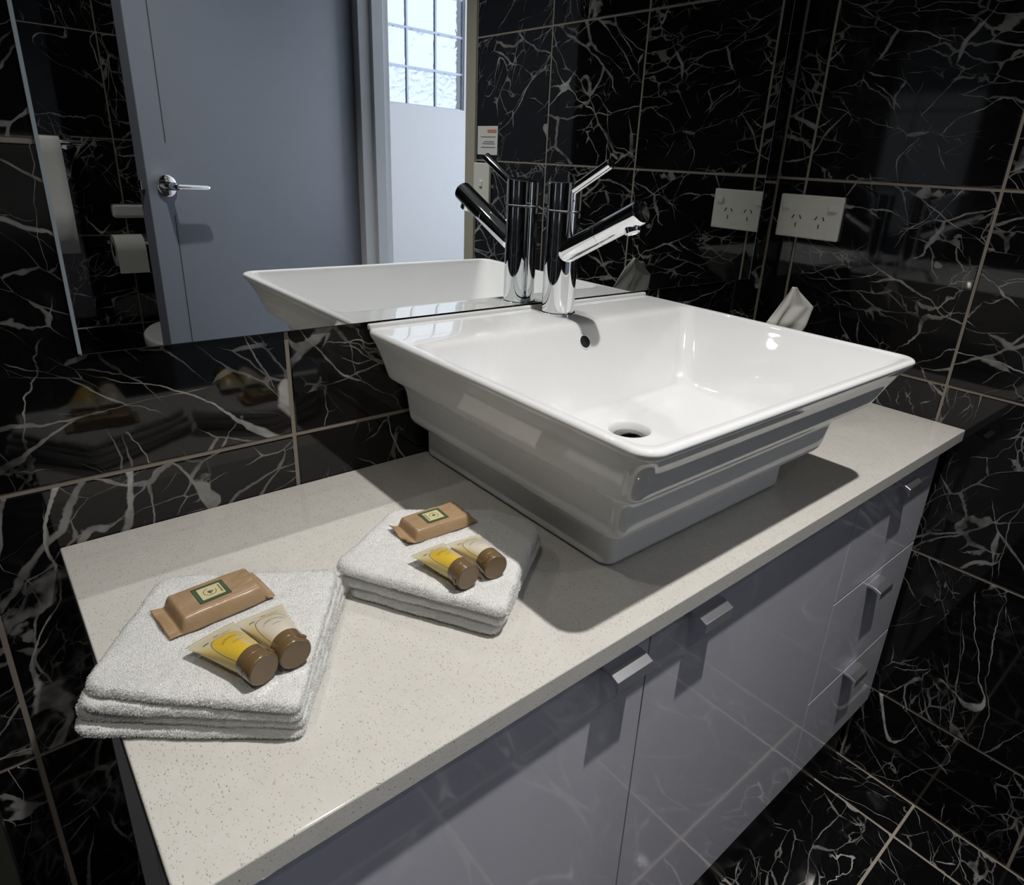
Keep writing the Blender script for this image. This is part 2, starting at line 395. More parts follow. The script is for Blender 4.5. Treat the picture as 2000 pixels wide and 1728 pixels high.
# far wall seen in the mirror
YF = -1.96
wf = tag(box('wall_front', (-2.0, YF - .1, -H), (.1, YF - .0012, TOP), M['grout']), 'black marble tiled wall with the towel rail, seen in the mirror', kind='structure')
tiled(wf, [-2.0, -1.892, -1.592, -1.292, -.992, -.692, -.392, -.092, 0], [-H, -.545, -.245, .055, .352, .652] + rows_up,
      lambda u, v_: (u, YF, v_), (0, 0, math.pi), M['marble'])
wl = tag(box('wall_left', (-2.1, -2.06, -H), (-2.0012, .1, TOP), M['grout']), 'black marble tiled wall at the left', kind='structure')
tiled(wl, [0, -.3, -.6, -.9, -1.2, -1.5, -1.8, YF], [-H, -.5177, -.2177, .0606, .3465, .652] + rows_up,
      lambda u, v_: (-2.0, u, v_), (0, 0, math.pi / 2), M['marble'])
fl = tag(box('floor', (-2.1, -2.06, -H - .1), (.1, .1, -H - .0012), M['grout']), 'black marble tiled floor', kind='structure')
tiled(fl, [-2.0, -1.895, -1.595, -1.295, -.995, -.695, -.395, -.0955, 0], [-.197, -.497, -.797, -1.097, -1.397, -1.697, YF],
      lambda u, v_: (u, v_, -H), (-math.pi / 2, 0, 0), M['marble_floor'])
tag(box('ceiling', (-2.1, -2.06, TOP), (.1, .1, TOP + .1), M['ceiling']), 'plain white ceiling', kind='structure')

# hall beyond the doorway
tag(box('floor', (.1, -3.3, -H - .1), (2.3, -.7, -H), M['hall_floor']), 'pale floor of the hall outside the door', kind='structure')
tag(box('ceiling', (.1, -3.3, TOP), (2.3, -.7, TOP + .1), M['white_paint']), 'white ceiling of the hall', kind='structure')
tag(box('wall_back', (.1, -.8, -H), (2.3, -.7, TOP), M['white_paint']), 'white near wall of the hall', kind='structure')
BX0, BX1, BZ0, BZ1 = .4795, 1.4550, .6460, 1.4540
YH = -3.12
hw = tag(box('wall_front', (BX1, YH - .1, -H), (2.3, YH, TOP), M['hall_paint']), 'bright white hall wall seen through the doorway in the mirror', kind='structure')
box('wall_panel', (0, YH - .1, -H), (BX1, YH, BZ0), M['hall_paint'], hw)
box('wall_panel', (0, YH - .1, BZ1), (BX1, YH, TOP), M['hall_paint'], hw)
box('wall_panel', (0, YH - .1, BZ0), (BX0, YH, BZ1), M['hall_paint'], hw)
tag(box('wall_left', (0, -3.3, -H), (.1, -1.98, TOP), M['hall_paint']), 'white side wall of the hall', kind='structure')
gw = tag(empty('window_1', ((BX0 + BX1) / 2, YH, BZ0)), 'glass block window in the hall wall, seen in the mirror', kind='structure')
nx, nz = 5, 4; px, pz = (BX1 - BX0) / nx, (BZ1 - BZ0) / nz
bm = bmesh.new()
def bmbox(bm, lo, hi):
    r = bmesh.ops.create_cube(bm, size=1)
    for v in r['verts']: v.co = Vector([(lo[i] + hi[i]) / 2 + v.co[i] * (hi[i] - lo[i]) for i in range(3)])
gme = bbox_mesh('glass_block', (-px / 2 + .0035, -.018, -pz / 2 + .0035), (px / 2 - .0035, .018, pz / 2 - .0035), .012, 4)
gme.materials.append(M['gblock']); gme.polygons.foreach_set('use_smooth', [True] * len(gme.polygons))
for i in range(nx):
    for j in range(nz):
        o = bpy.data.objects.new('glass_block', gme); COL.objects.link(o); o.parent = gw
        o.location = (BX0 + px * (i + .5) - gw.location.x, -.032, BZ0 + pz * (j + .5) - gw.location.z)
for i in range(nx + 1): bmbox(bm, (BX0 + px * i - .0055 - gw.location.x, -.042, 0), (BX0 + px * i + .0055 - gw.location.x, -.018, BZ1 - BZ0))
for j in range(nz + 1): bmbox(bm, (BX0 - gw.location.x, -.0425, pz * j - .0055), (BX1 - gw.location.x, -.0185, pz * j + .0055))
me = bpy.data.meshes.new('mortar'); bm.to_mesh(me); bm.free(); link('mortar_grid', me, M['mortar'], gw)

# doorway jamb and the open door
jb = tag(empty('trim_2', (0, -1.65, -H)), 'white door jamb with stop bead at the hinge side', kind='structure')
box('jamb_face', (-.006, -.052, 0), (.105, .040, 2.05), M['jamb'], jb, .002)
box('door_stop', (.035, .040, 0), (.075, .058, 2.05), M['jamb'], jb, .001)
hx, hy = -.012, -1.668
ex, ey = -.745, -1.36
ang = math.atan2(ey - hy, ex - hx); L = math.hypot(ex - hx, ey - hy)
door = tag(empty('door_1', (hx, hy, -H + .01), ang), 'grey flush door standing open, seen in the mirror', kind='structure')
box('door_leaf', (0, -.018, 0), (L, .018, 2.03), M['door'], door, .0015)
sgn = -1   # face towards the mirror wall
for z0, z1 in ((.0, .88), (1.06, 2.03)): box('dark_strip', (L - .066, sgn * .0186, z0), (L - .0635, sgn * .0175, z1), M['dark_line'], door)  # thin dark strips on the leaf face, broken at the lever
lv = empty('door_lever'); lv.parent = door; lv.location = (L - .05, sgn * .018, .955)
lathe('rose_plate', (0, 0, 0), (0, sgn, 0), [(0, .027), (.006, .027), (.008, .024), (.0081, 0)], M['chrome'], lv)
lathe('lever_neck', (0, sgn * .006, 0), (0, sgn, 0), [(0, .011), (.04, .010), (.044, .008), (.045, 0)], M['chrome'], lv)
lathe('lever_arm', (.004, sgn * .043, 0), (-1, 0, -.03), [(0, .0085), (.09, .0075), (.098, .0055), (.1, 0)], M['chrome'], lv)
box('latch_tongue', (L, -.006, .945), (L + .010, .006, .967), M['chrome'], door, .001)
for z in (.25, 1.0, 1.78):
    lathe('hinge', (-.004, sgn * .022, z), (0, 0, 1), [(0, .006), (.09, .006)], M['chrome'], door, n=16)

# ------------------------------------------------------------------ mirror
mr = tag(empty('wall_mirror', (-.55, -.0022, .1765)), 'large frameless wall mirror with polished edges over the basin', 'mirror')
MX0, MX1, MZ0, MZ1 = -1.0810, -.0480, .1765, 1.35
def rel(o, root): o.location = Vector(o.location) - root.location; return o
rel(box('mirror_glass', (MX0 + .0025, -.0043, MZ0 + .0010), (MX1 - .0010, -.0003, MZ1 - .001), M['mirror'], mr), mr)
e1 = prism('polished_edge', [(MX0, -.0004), (MX0, -.0024), (MX0 + .0026, -.00435), (MX0 + .0026, -.0004)], 2, MZ0, MZ1, M['mirror_edge'], mr); rel(e1, mr)
e1['label'] = 'bright blue-white polished left edge of the glass'
e2 = prism('polished_edge', [(-.0004, MZ0), (-.0030, MZ0), (-.00435, MZ0 + .0011), (-.0004, MZ0 + .0011)], 0, MX0, MX1, M['dark_line'], mr); rel(e2, mr)
rel(box('polished_edge', (MX1 - .001, -.0042, MZ0), (MX1, -.0004, MZ1), M['mirror_edge'], mr), mr)

# ------------------------------------------------------------------ worktop and vanity
ct = tag(link('worktop', bbox_mesh('worktop', (-1.1238, -.3990, -.0195), (-.0008, -.0006, 0), .0016, 3), M['quartz']),
         'white speckled quartz worktop of the vanity under basin and towels', 'worktop')
autosmooth(ct, 40)
XL, XR, YFc, ZB = -1.1030, -.0190, -.3790, -.5480
vc = tag(empty('vanity_cabinet', ((XL + XR) / 2, -.19, -H)), 'gloss grey vanity cabinet with two doors and three drawers below the worktop', 'cabinet')
def vb(name, lo, hi, mat, bev=0, parent=None):
    o = box(name, lo, hi, mat, parent or vc, bev)
    if parent is None: rel(o, vc)
    return o
vb('side_panel', (XL, YFc + .020, ZB), (XL + .016, -.002, -.0200), M['cab'], .0008)
vb('side_panel', (XR - .016, YFc + .020, ZB), (XR, -.002, -.0200), M['cab'], .0008)
vb('base_panel', (XL + .016, YFc + .020, ZB), (XR - .016, -.002, ZB + .016), M['cab_edge'])
vb('back_panel', (XL + .016, -.010, ZB + .016), (XR - .016, -.002, -.0200), M['cab_edge'])
vb('filler_strip', (XL - .0155, -.014, -H), (XL, -.0015, -.0200), M['cab_edge'], .0005)
vb('kick_panel', (XL + .02, -.350, -H + .0008), (XR, -.334, ZB), M['kick'])
def pull(parent, x, z):
    """angled tab pull: sloping back plate, flat top lip and a short drop at the front"""
    w = .0225
    pts = [(YFc, z + .0030), (YFc - .0115, z + .0026), (YFc - .0215, z - .0016), (YFc - .0215, z - .0135), (YFc - .0202, z - .0135), (YFc - .0175, z - .0065), (YFc - .0105, z - .0020), (YFc, z - .0016)]
    o = prism('handle', pts, 0, x - w, x + w, M['steel'], parent)
    o.location = Vector(o.location) - vc.location
    bm = bmesh.new(); bm.from_mesh(o.data); bmesh.ops.bevel(bm, geom=bm.edges[:], offset=.0003, segments=1, affect='EDGES'); bm.to_mesh(o.data); bm.free()
    o['label'] = 'brushed metal tab handle'
XD = -.3060; XM = -.7320
fronts = [('door', XL, XM - .0008, ZB, -.0215, -.7770, -.0450), ('door', XM + .0008, XD - .0010, ZB, -.0215, -.6540, -.0450),
          ('drawer', XD + .0010, XR, -.2040, -.0215, -.1680, -.0470), ('drawer', XD + .0010, XR, -.3850, -.2068, -.1680, -.2230), ('drawer', XD + .0010, XR, ZB, -.3878, -.1700, -.3910)]
for nm, x0, x1, z0, z1, hx_, hz_ in fronts:
    o = vb(nm, (x0, YFc, z0), (x1, YFc + .018, z1), M['cab'], .0010)
    autosmooth(o, 30)
    pull(o, hx_, hz_); o.children[0].location = (0, 0, 0)

# ------------------------------------------------------------------ basin
NC, NS = 9, 8
def rrect(x0, x1, y0, y1, r):
    """closed ring with a fixed number of points; r may be one radius"""
    cs = [(x1 - r, y1 - r, 0), (x0 + r, y1 - r, 90), (x0 + r, y0 + r, 180), (x1 - r, y0 + r, 270)]
    p = []
    for i, (cx_, cy_, a0) in enumerate(cs):
        arc = [(cx_ + r * math.cos(math.radians(a0 + 90 * k / NC)), cy_ + r * math.sin(math.radians(a0 + 90 * k / NC))) for k in range(NC + 1)]
        p += arc
        nx_, ny_, a1 = cs[(i + 1) % 4]
        q = (nx_ + r * math.cos(math.radians(a1)), ny_ + r * math.sin(math.radians(a1)))
        for k in range(1, NS): p.append((arc[-1][0] + (q[0] - arc[-1][0]) * k / NS, arc[-1][1] + (q[1] - arc[-1][1]) * k / NS))
    return p
RX0, RX1, RY0, RY1, RZ = -.8190, -.3440, -.4185, -.0030, .1720
prof = [  # normalised inset, height, corner radius  (outside, from the foot up)
    (1.00, .0000, .014), (1.00, .0030, .014), (.998, .0320, .014), (.985, .0350, .014), (.93, .0385, .014), (.74, .0500, .013), (.685, .0560, .013), (.665, .0620, .013),
    (.640, .0800, .013), (.615, .0910, .013), (.585, .0965, .013), (.54, .1005, .014), (.39, .1080, .014), (.335, .1115, .014), (.305, .1160, .014), (.23, .1330, .015), (.14, .1500, .017),
    (.06, .1600, .019), (.015, .1640, .020), (.0, .1675, .021)]
rings = []
for p_, z, r in prof:
    rings.append([(x_, y_, z) for x_, y_ in rrect(RX0 + .0755 * p_, RX1 - .0900 * p_, RY0 + .0910 * p_, RY1 - .004 * p_, r)])
for k in range(1, 6):                                      # rolled rim
    a = math.pi / 2 * k / 5; ins = .0048 * (1 - math.cos(a)); z = .1675 + .0045 * math.sin(a)
    rings.append([(x_, y_, z) for x_, y_ in rrect(RX0 + ins, RX1 - ins, RY0 + ins, RY1 - ins * .4, .021 - ins * .6)])
inn = lambda d, z, r, yb: [(x_, y_, z) for x_, y_ in rrect(RX0 + .0095 + d, RX1 - .0095 - d, RY0 + .0095 + d, yb, r)]
rings.append(inn(0, .1716, .017, -.070)); rings.append(inn(.0012, .1710, .017, -.0860)); rings.append(inn(.0026, .1692, .017, -.0945)); rings.append(inn(.0044, .1655, .018, -.0990))
N_IN = 8
for k in range(1, N_IN + 1):                               # bowl wall, nearly straight
    s = k / N_IN
    rings.append(inn(.0044 + .0500 * s, .1655 - .0785 * s, .018 + .006 * s, -.0990 - .0400 * s))
for q, z in ((.0575, .0825), (.0625, .0785), (.0700, .0760), (.0790, .0748)):
    rings.append(inn(q, z, .024 + (q - .0544) * .5, -.1390 - (q - .0544)))
DC = (-.5850, -.2050)
base_r = rings[-1]
for s, dz in ((.12, -.0012), (.3, -.0030), (.55, -.0050), (.8, -.0064)):
    ring = []
    for x_, y_, z in base_r:
        d = Vector((x_ - DC[0], y_ - DC[1])); c_ = d.normalized() * .028
        tx, ty = DC[0] + c_.x, DC[1] + c_.y
        ring.append((x_ + (tx - x_) * s, y_ + (ty - y_) * s, z + dz))
    rings.append(ring)
for rr_, z in ((.0275, .0672), (.0255, .0660), (.0235, .0620), (.0215, .0550), (.0205, .0500), (.0200, .0440)):
    rings.append([(DC[0] + (Vector((x_ - DC[0], y_ - DC[1])).normalized() * rr_).x, DC[1] + (Vector((x_ - DC[0], y_ - DC[1])).normalized() * rr_).y, z) for x_, y_, _ in base_r])
v = [p for r in rings for p in r]; n = len(rings[0])
f = [(i * n + k, i * n + (k + 1) % n, (i + 1) * n + (k + 1) % n, (i + 1) * n + k) for i in range(len(rings) - 1) for k in range(n)]
f.append(tuple(range(n - 1, -1, -1))); f.append(tuple((len(rings) - 1) * n + k for k in range(n)))
bas = tag(empty('wash_basin', (-.585, -.16, 0)), 'white rectangular ceramic basin with stepped flared sides on the worktop', 'basin')
me = mesh('basin_body', v, f)
bm = bmesh.new(); bm.from_mesh(me); bmesh.ops.recalc_face_normals(bm, faces=bm.faces); bm.to_mesh(me); bm.free()
bb = rel(link('basin_body', me, M['ceramic'], bas, True), bas)
sub = bb.modifiers.new('smooth', 'SUBSURF'); sub.levels = 1; sub.render_levels = 2
# raised lip along the back
up = rel(box('back_lip', (RX0 + .004, -.0120, .1690), (RX1 - .003, -.0050, .1762), M['ceramic'], bas, .0022, 3), bas); autosmooth(up, 50)
# waste
rel(lathe('drain_plug', (DC[0], DC[1], .0500), (0, 0, 1), [(0, .0198), (.006, .0198), (.009, .018), (.0115, .010), (.012, 0)], M['dark_chrome'], bas), bas)
# overflow, on the back face of the bowl
on_ = Vector((0, -.89, .455)).normalized(); oc = Vector((-.5725, -.1080, .1482))
OX, OY, OD = Vector((1, 0, 0)), on_.cross(Vector((1, 0, 0))).normalized(), on_
def disc(name, c, r1, r0, h, mat):
    vv = []; ff = []; k_ = 32
    for rr_, hh in ((r1, -.004), (r1, h), ((r1 + r0) / 2, h + .0004), (r0, h), (r0, -.004)):
        for k in range(k_):
            a = 2 * math.pi * k / k_; vv.append(c + (OX * math.cos(a) + OY * math.sin(a)) * rr_ + OD * hh)
    for i in range(4):
        for k in range(k_): ff.append((i * k_ + k, i * k_ + (k + 1) % k_, (i + 1) * k_ + (k + 1) % k_, (i + 1) * k_ + k))
    return vv, ff

# ------------------------------------------------------------------ tap
tp = tag(empty('mixer_tap', (-.5640, -.0450, .1715)), 'chrome single lever mixer tap standing on the back ledge of the basin', 'tap')
R = .0212
def tl(o): return rel(o, tp)
TX, TY = -.5640, -.0450
tl(lathe('base_ring', (TX, TY, .1716), (0, 0, 1), [(0, R + .0018), (.0022, R + .0018), (.0030, R + .0008), (.0031, 0)], M['chrome'], tp, 64))
tl(lathe('tap_body', (TX, TY, .1745), (0, 0, 1), [(0, R), (.1235, R), (.1245, R - .0007)], M['chrome'], tp, 64))
tl(lathe('joint_ring', (TX, TY, .2988), (0, 0, 1), [(0, R - .0016), (.0020, R - .0016)], M['steel'], tp, 64))
def headmesh():
    k_ = 64; v = []; f = []
    zs = [.3006, .3012, None, None]
    for i in range(5):
        for k in range(k_):
            a = 2 * math.pi * k / k_; cx_, sy_ = math.cos(a), math.sin(a)
            top = .3345 + (.0045 * cx_)*0 - .0035 * (sy_ + 1) * .5   # top plane leans back a little
            r_, z = [(R - .0006, .3006), (R, .3014), (R, top - .0010), (R - .0010, top), (0, top)][i]
            if i == 4: top_c = .3345 - .0035 * .5; z = top_c
            v.append((TX + cx_ * r_, TY + sy_ * r_, z))
    for i in range(4):
        for k in range(k_): f.append((i * k_ + k, i * k_ + (k + 1) % k_, (i + 1) * k_ + (k + 1) % k_, (i + 1) * k_ + k))
    me = mesh('tap_head', v, f); bm = bmesh.new(); bm.from_mesh(me); bmesh.ops.remove_doubles(bm, verts=bm.verts, dist=1e-6); bm.to_mesh(me); bm.free(); return me
hd = tl(link('tap_head', headmesh(), M['chrome'], tp)); autosmooth(hd, 40)
lev_a = Vector((TX - .002, TY - .012, .3230)); lev_b = Vector((TX - .004, -.1230, .3580)); dl = (lev_b - lev_a).length
tl(lathe('tap_lever', lev_a, lev_b - lev_a, [(0, .0058), (dl - .0008, .0058), (dl, .0050), (dl + .0001, 0)], M['chrome'], tp, 32))
s_a = Vector((TX - .004, TY - .018, .2535)); s_b = Vector((TX - .006, -.1760, .3100)); ds = (s_b - s_a).length; RS = .0136
tl(lathe('spout', s_a, s_b - s_a, [(-.0135, 0), (-.0130, .006), (-.0105, .0105), (-.006, .0130), (0, RS), (ds * .47, RS), (ds * .471, RS - .0005), (ds * .479, RS - .0005), (ds * .480, RS), (ds - .0015, RS), (ds, RS - .0012), (ds + .0001, 0)], M['chrome'], tp, 48))
sd = (s_b - s_a).normalized(); dn = (Vector((0, 0, -1)) - sd * (-sd.z)).normalized()
ac = s_a + sd * (ds - .019) + dn * (RS - .003)
tl(lathe('aerator', ac, dn, [(0, .0088), (.0065, .0088), (.0070, .0080), (.0060, .0070), (.0055, 0)], M['chrome'], tp, 32))
tl(lathe('indicator_dot', (TX - .0045, TY - .0209, .313), (-.2, -1, 0), [(0, .0014), (.0004, .0014)], M['red'], tp, 12))

vv, ff = disc('overflow_ring', oc, .0098, .0080, .0006, None)
ovr = rel(link('overflow_ring', mesh('overflow_ring', vv, ff), M['ceramic'], bas, True), bas)
k_ = 32; vv = [oc + (OX * math.cos(2 * math.pi * k / k_) + OY * math.sin(2 * math.pi * k / k_)) * .0082 + OD * .0003 for k in range(k_)]
rel(link('overflow_shade', mesh('overflow_shade', vv, [tuple(range(k_))]), M['black'], bas), bas)  # flat black disc: shade inside the overflow put in as colour

# ------------------------------------------------------------------ power points
def power_point():
    r = empty('power_point', (0, -.0752, .293))
    w, h, th = .058, .0362, .0085
    o = box('cover_plate', (-w, -th, -h), (w, 0, h), M['plastic'], r, .0022, 3); autosmooth(o, 40)
    for sx in (-1, 1):
        sw = box('rocker_switch', (sx * .043 - .0075, -th - .0030, .0115), (sx * .043 + .0075, -th + .001, .0215), M['plastic'], r, .0010); sw.rotation_euler = (0, 0, 0)
        cx_ = sx * .0215
        for k, (dx, dz, a) in enumerate(((-.0068, .001, 30), (.0068, .001, -30), (0, -.0125, 0))):
            s = box('socket_slot', (-.0009, -.0004, -.0036), (.0009, .0006, .0036), M['slot'], r)
            s.location = (cx_ + dx, -th, dz - .002); s.rotation_euler = (0, math.radians(a), 0)
    for sx in (-1, 1): lathe('screw_cap', (sx * .0, -th, .026 * sx), (0, -1, 0), [(0, .0022), (.0003, .0020)], M['plastic'], r, 16)
    return r
pp = power_point(); pp.rotation_euler = (0, 0, -math.pi / 2)
tag(pp, 'cream double power point with two rocker switches on the black marble wall', 'power point')

# switch and notice at the doorway end of the right wall
sw = tag(empty('light_switch', (0, -.905, .29), -math.pi / 2), 'cream light switch plate on the tiled wall by the doorway, seen in the mirror', 'light switch')
o = box('cover_plate', (-.036, -.009, -.058), (.036, 0, .058), M['plastic'], sw, .002, 3)
box('rocker_switch', (-.006, -.012, -.004), (.006, -.008, .012), M['plastic'], sw, .001)
nc = tag(empty('wall_notice', (0, -.890, .4055), -math.pi / 2), 'small white printed notice stuck on the tiles over the light switch', 'notice')
box('notice_sheet', (-.045, -.0012, -.036), (.045, -.0002, .036), M['paper'], nc)
box('red_heading', (-.040 + .0, -.0016, .0195), (.000, -.0011, .0275), M['red'], nc)
for z, x0, x1 in ((.008, -.036, .030), (-.004, -.030, .016), (-.009, -.032, .022), (-.018, -.036, .028)):
    box('text_line', (x0, -.0015, z), (x1, -.0011, z + .0016), M['ink'], nc)

# ------------------------------------------------------------------ towels
def catmull(pts, n):
    """closed smooth outline through pts, each (x, y)"""
    P = [Vector(p) for p in pts]; k = len(P); out = []
    for i in range(k):
        a, b_, c, d = P[i - 1], P[i], P[(i + 1) % k], P[(i + 2) % k]
        for j in range(n):
            s = j / n
            out.append(.5 * ((2 * b_) + (c - a) * s + (2 * a - 5 * b_ + 4 * c - d) * s * s + (3 * b_ - a - 3 * c + d) * s ** 3))
    return out
def outline(poly, r, step=.0016):
    """polygon with rounded corners resampled evenly"""
    P = [Vector(p) for p in poly]; pts = []
    for i in range(len(P)):
        a, b_, c = P[i - 1], P[i], P[(i + 1) % len(P)]
        ra = r[i] if isinstance(r, (list, tuple)) else r
        u, w = (a - b_).normalized() * ra, (c - b_).normalized() * ra
        for k in range(7):
            s = k / 6; pts.append((1 - s) ** 2 * (b_ + u) + 2 * s * (1 - s) * b_ + s * s * (b_ + w))
    L_ = [0]
    for i in range(len(pts)): L_.append(L_[-1] + (pts[(i + 1) % len(pts)] - pts[i]).length)
    n_ = int(L_[-1] / step); out = []; j = 0
    for k in range(n_):
        d = L_[-1] * k / n_
        while L_[j + 1] < d: j += 1
        out.append(pts[j].lerp(pts[(j + 1) % len(pts)], (d - L_[j]) / max(1e-9, L_[j + 1] - L_[j])))
    return out
def layer_mesh(poly, rad, z0, z1, seed, dome=0, zfun=None):
    out = outline(poly, rad); n_ = len(out); c = sum(out, Vector((0, 0))) / n_
    zc, hz = (z0 + z1) / 2, (z1 - z0) / 2
    v = []; f = []
    nrm = []
    for i in range(n_):
        d = out[(i + 1) % n_] - out[i - 1]; nrm.append(Vector((d.y, -d.x)).normalized())
    s_ = 1 if sum((out[i] - c).dot(nrm[i]) for i in range(n_)) > 0 else -1
    rgs = []
    for a in (-90, -60, -35, -12, 12, 35, 60, 90):
        rgs.append([(out[i] + nrm[i] * s_ * (math.cos(math.radians(a)) * hz * 1.1 - hz), zc + hz * math.sin(math.radians(a))) for i in range(n_)])
    for q in (.94, .86, .76, .64, .5, .36, .2, .08):
        rgs.append([(c + (out[i] - nrm[i] * s_ * hz - c) * q, z1) for i in range(n_)])
    for ri, rg in enumerate(rgs):
        for p, z in rg:
            nz_ = mnoise.noise(Vector((p.x * 38, p.y * 38, z * 60 + seed))) * .0016 + mnoise.noise(Vector((p.x * 160, p.y * 160, z * 200 + seed))) * .0007
            zz = z
            if ri >= 6: zz = z + nz_ + (zfun(p) if zfun else 0)
            elif ri >= 1: zz = z + nz_ * .5 + (zfun(p) * ri / 7 if zfun else 0)
            k = mnoise.noise(Vector((p.x * 30 + 9, p.y * 30, zc * 90 + seed))) * .0014 + mnoise.noise(Vector((p.x * 120 + 9, p.y * 120, z * 300 + seed))) * .0007
            dirn = (p - c).normalized() * (k if 0 < ri < 8 else 0)
            v.append((p.x + dirn.x, p.y + dirn.y, zz))
    m_ = len(rgs)
    for i in range(m_ - 1):
        for k in range(n_): f.append((i * n_ + k, i * n_ + (k + 1) % n_, (i + 1) * n_ + (k + 1) % n_, (i + 1) * n_ + k))
    f.append(tuple(range(n_ - 1, -1, -1))); f.append(tuple((m_ - 1) * n_ + k for k in range(n_)))
    me = mesh('layer', v, f)
    bm = bmesh.new(); bm.from_mesh(me); bmesh.ops.recalc_face_normals(bm, faces=bm.faces); bm.to_mesh(me); bm.free()
    return me, n_, m_
def pile(objs, counts, length, width, seed, mat, parent, lean=.5, keep=None):
    """short terry loops standing on the faces of the layers"""
    rng = np.random.default_rng(seed); V = []; F = []; c0 = 0
    for me, cnt, (tmin, tmax), length, width in objs:
        me.calc_loop_triangles()
        tri = np.array([t_.vertices for t_ in me.loop_triangles]); co = np.array([v_.co for v_ in me.vertices])
        A, B, C_ = co[tri[:, 0]], co[tri[:, 1]], co[tri[:, 2]]
        nr = np.cross(B - A, C_ - A); ar = np.linalg.norm(nr, axis=1); nr = nr / np.maximum(ar[:, None], 1e-12)
        ok = (nr[:, 2] > tmin) & (nr[:, 2] <= tmax) & (ar > 1e-12)
        wgt = ar * ok; 
        if wgt.sum() == 0: continue
        idx = rng.choice(len(tri), cnt, p=wgt / wgt.sum())
        u, w = rng.random(cnt), rng.random(cnt); fl_ = u + w > 1; u[fl_], w[fl_] = 1 - u[fl_], 1 - w[fl_]
        P = A[idx] + (B[idx] - A[idx]) * u[:, None] + (C_[idx] - A[idx]) * w[:, None]; Nn = nr[idx]
        rd = rng.normal(size=(cnt, 3)); tg = rd - (rd * Nn).sum(1)[:, None] * Nn; tg /= np.linalg.norm(tg, axis=1)[:, None]
        sd_ = np.cross(Nn, tg)
        ln = length * rng.uniform(.55, 1.25, cnt)[:, None]; wd = width * rng.uniform(.7, 1.3, cnt)[:, None]
        b0 = P - Nn * .0004
        m1 = P + Nn * ln * .55 + tg * ln * lean * .35
        t1 = P + Nn * ln * (.75) + tg * ln * lean * 1.1
        quad = np.stack([b0 - sd_ * wd * .5, b0 + sd_ * wd * .5, m1 - sd_ * wd * .5, m1 + sd_ * wd * .5, t1], 1).reshape(-1, 3)
        V.append(quad)
        ids = np.arange(cnt) * 5 + c0
        F.append((ids)); c0 += cnt * 5
    V = np.concatenate(V); ids = np.concatenate(F)
    tris = np.stack([np.stack([ids, ids + 1, ids + 3], 1), np.stack([ids, ids + 3, ids + 2], 1), np.stack([ids + 2, ids + 3, ids + 4], 1)], 1).reshape(-1, 3)
    me = bpy.data.meshes.new('terry_loops'); me.vertices.add(len(V)); me.vertices.foreach_set('co', V.ravel().astype(np.float32))
    me.loops.add(tris.size); me.loops.foreach_set('vertex_index', tris.ravel().astype(np.int32))
    me.polygons.add(len(tris)); me.polygons.foreach_set('loop_start', np.arange(0, tris.size, 3, dtype=np.int32)); me.update(); me.validate()
    me.polygons.foreach_set('use_smooth', np.ones(len(tris), dtype=bool))
    o = link('terry_loops', me, mat, parent); o['kind'] = 'stuff'; return o
def towel(polys, rads, hts, seed, zfun=None, label='', nn=(42000, 8000)):
    c = (sum(p[0] for p in polys[0]) / len(polys[0]), sum(p[1] for p in polys[0]) / len(polys[0]))
    r = tag(empty('folded_towel', (c[0], c[1], 0)), label, 'towel', 'folded terry towels on the worktop')
    z = .0004; lst = []
    for i, (pl, h) in enumerate(zip(polys, hts)):
        last = i == len(polys) - 1
        me, _, _ = layer_mesh([(x_ - c[0], y_ - c[1]) for x_, y_ in pl], rads[i], z, z + h, seed + i * 7, zfun=(lambda p: zfun(p + Vector(c))) if (zfun and last) else None)
        link('folded_layer', me, M['terry'], r, True)
        lst.append((me, nn[0] if last else nn[1] * 0 + 300, (.75, 1.1), .0008, .00032)); lst.append((me, nn[1], (-.6, .75), .0013, .00036))
        z += h - .0006
    pile(lst, None, .0016, .00045, seed, M['pile'], r)
    return r
# first towel, overhanging the left end of the worktop
T1 = [[(-1.149, -.252), (-1.037, -.342), (-.952, -.223), (-1.066, -.150)],
      [(-1.147, -.247), (-1.036, -.342), (-.951, -.220), (-1.068, -.149)],
      [(-1.144, -.252), (-1.038, -.344), (-.953, -.222), (-1.069, -.151)],
      [(-1.139, -.250), (-1.039, -.345), (-.957, -.224), (-1.071, -.153)]]
towel(T1, [[.017, .007, .010, .012], [.016, .007, .010, .012], [.017, .007, .010, .012], [.016, .008, .011, .012]], [.0085, .0088, .0088, .0085], 3,
      label='folded white terry towel at the left end of the worktop, under the shampoo and soap')
T2 = [[(-.950, -.222), (-.882, -.340), (-.768, -.262), (-.800, -.185), (-.872, -.162)],
      [(-.955, -.216), (-.879, -.344), (-.766, -.262), (-.792, -.200), (-.868, -.160)],
      [(-.957, -.212), (-.880, -.346), (-.770, -.262), (-.790, -.215), (-.870, -.158)]]
towel(T2, [[.014, .009, .020, .016, .012], [.013, .009, .020, .016, .012], [.013, .010, .020, .016, .012]], [.0105, .0108, .0108], 41,
      label='folded white terry towel beside the basin, partly in its shadow')

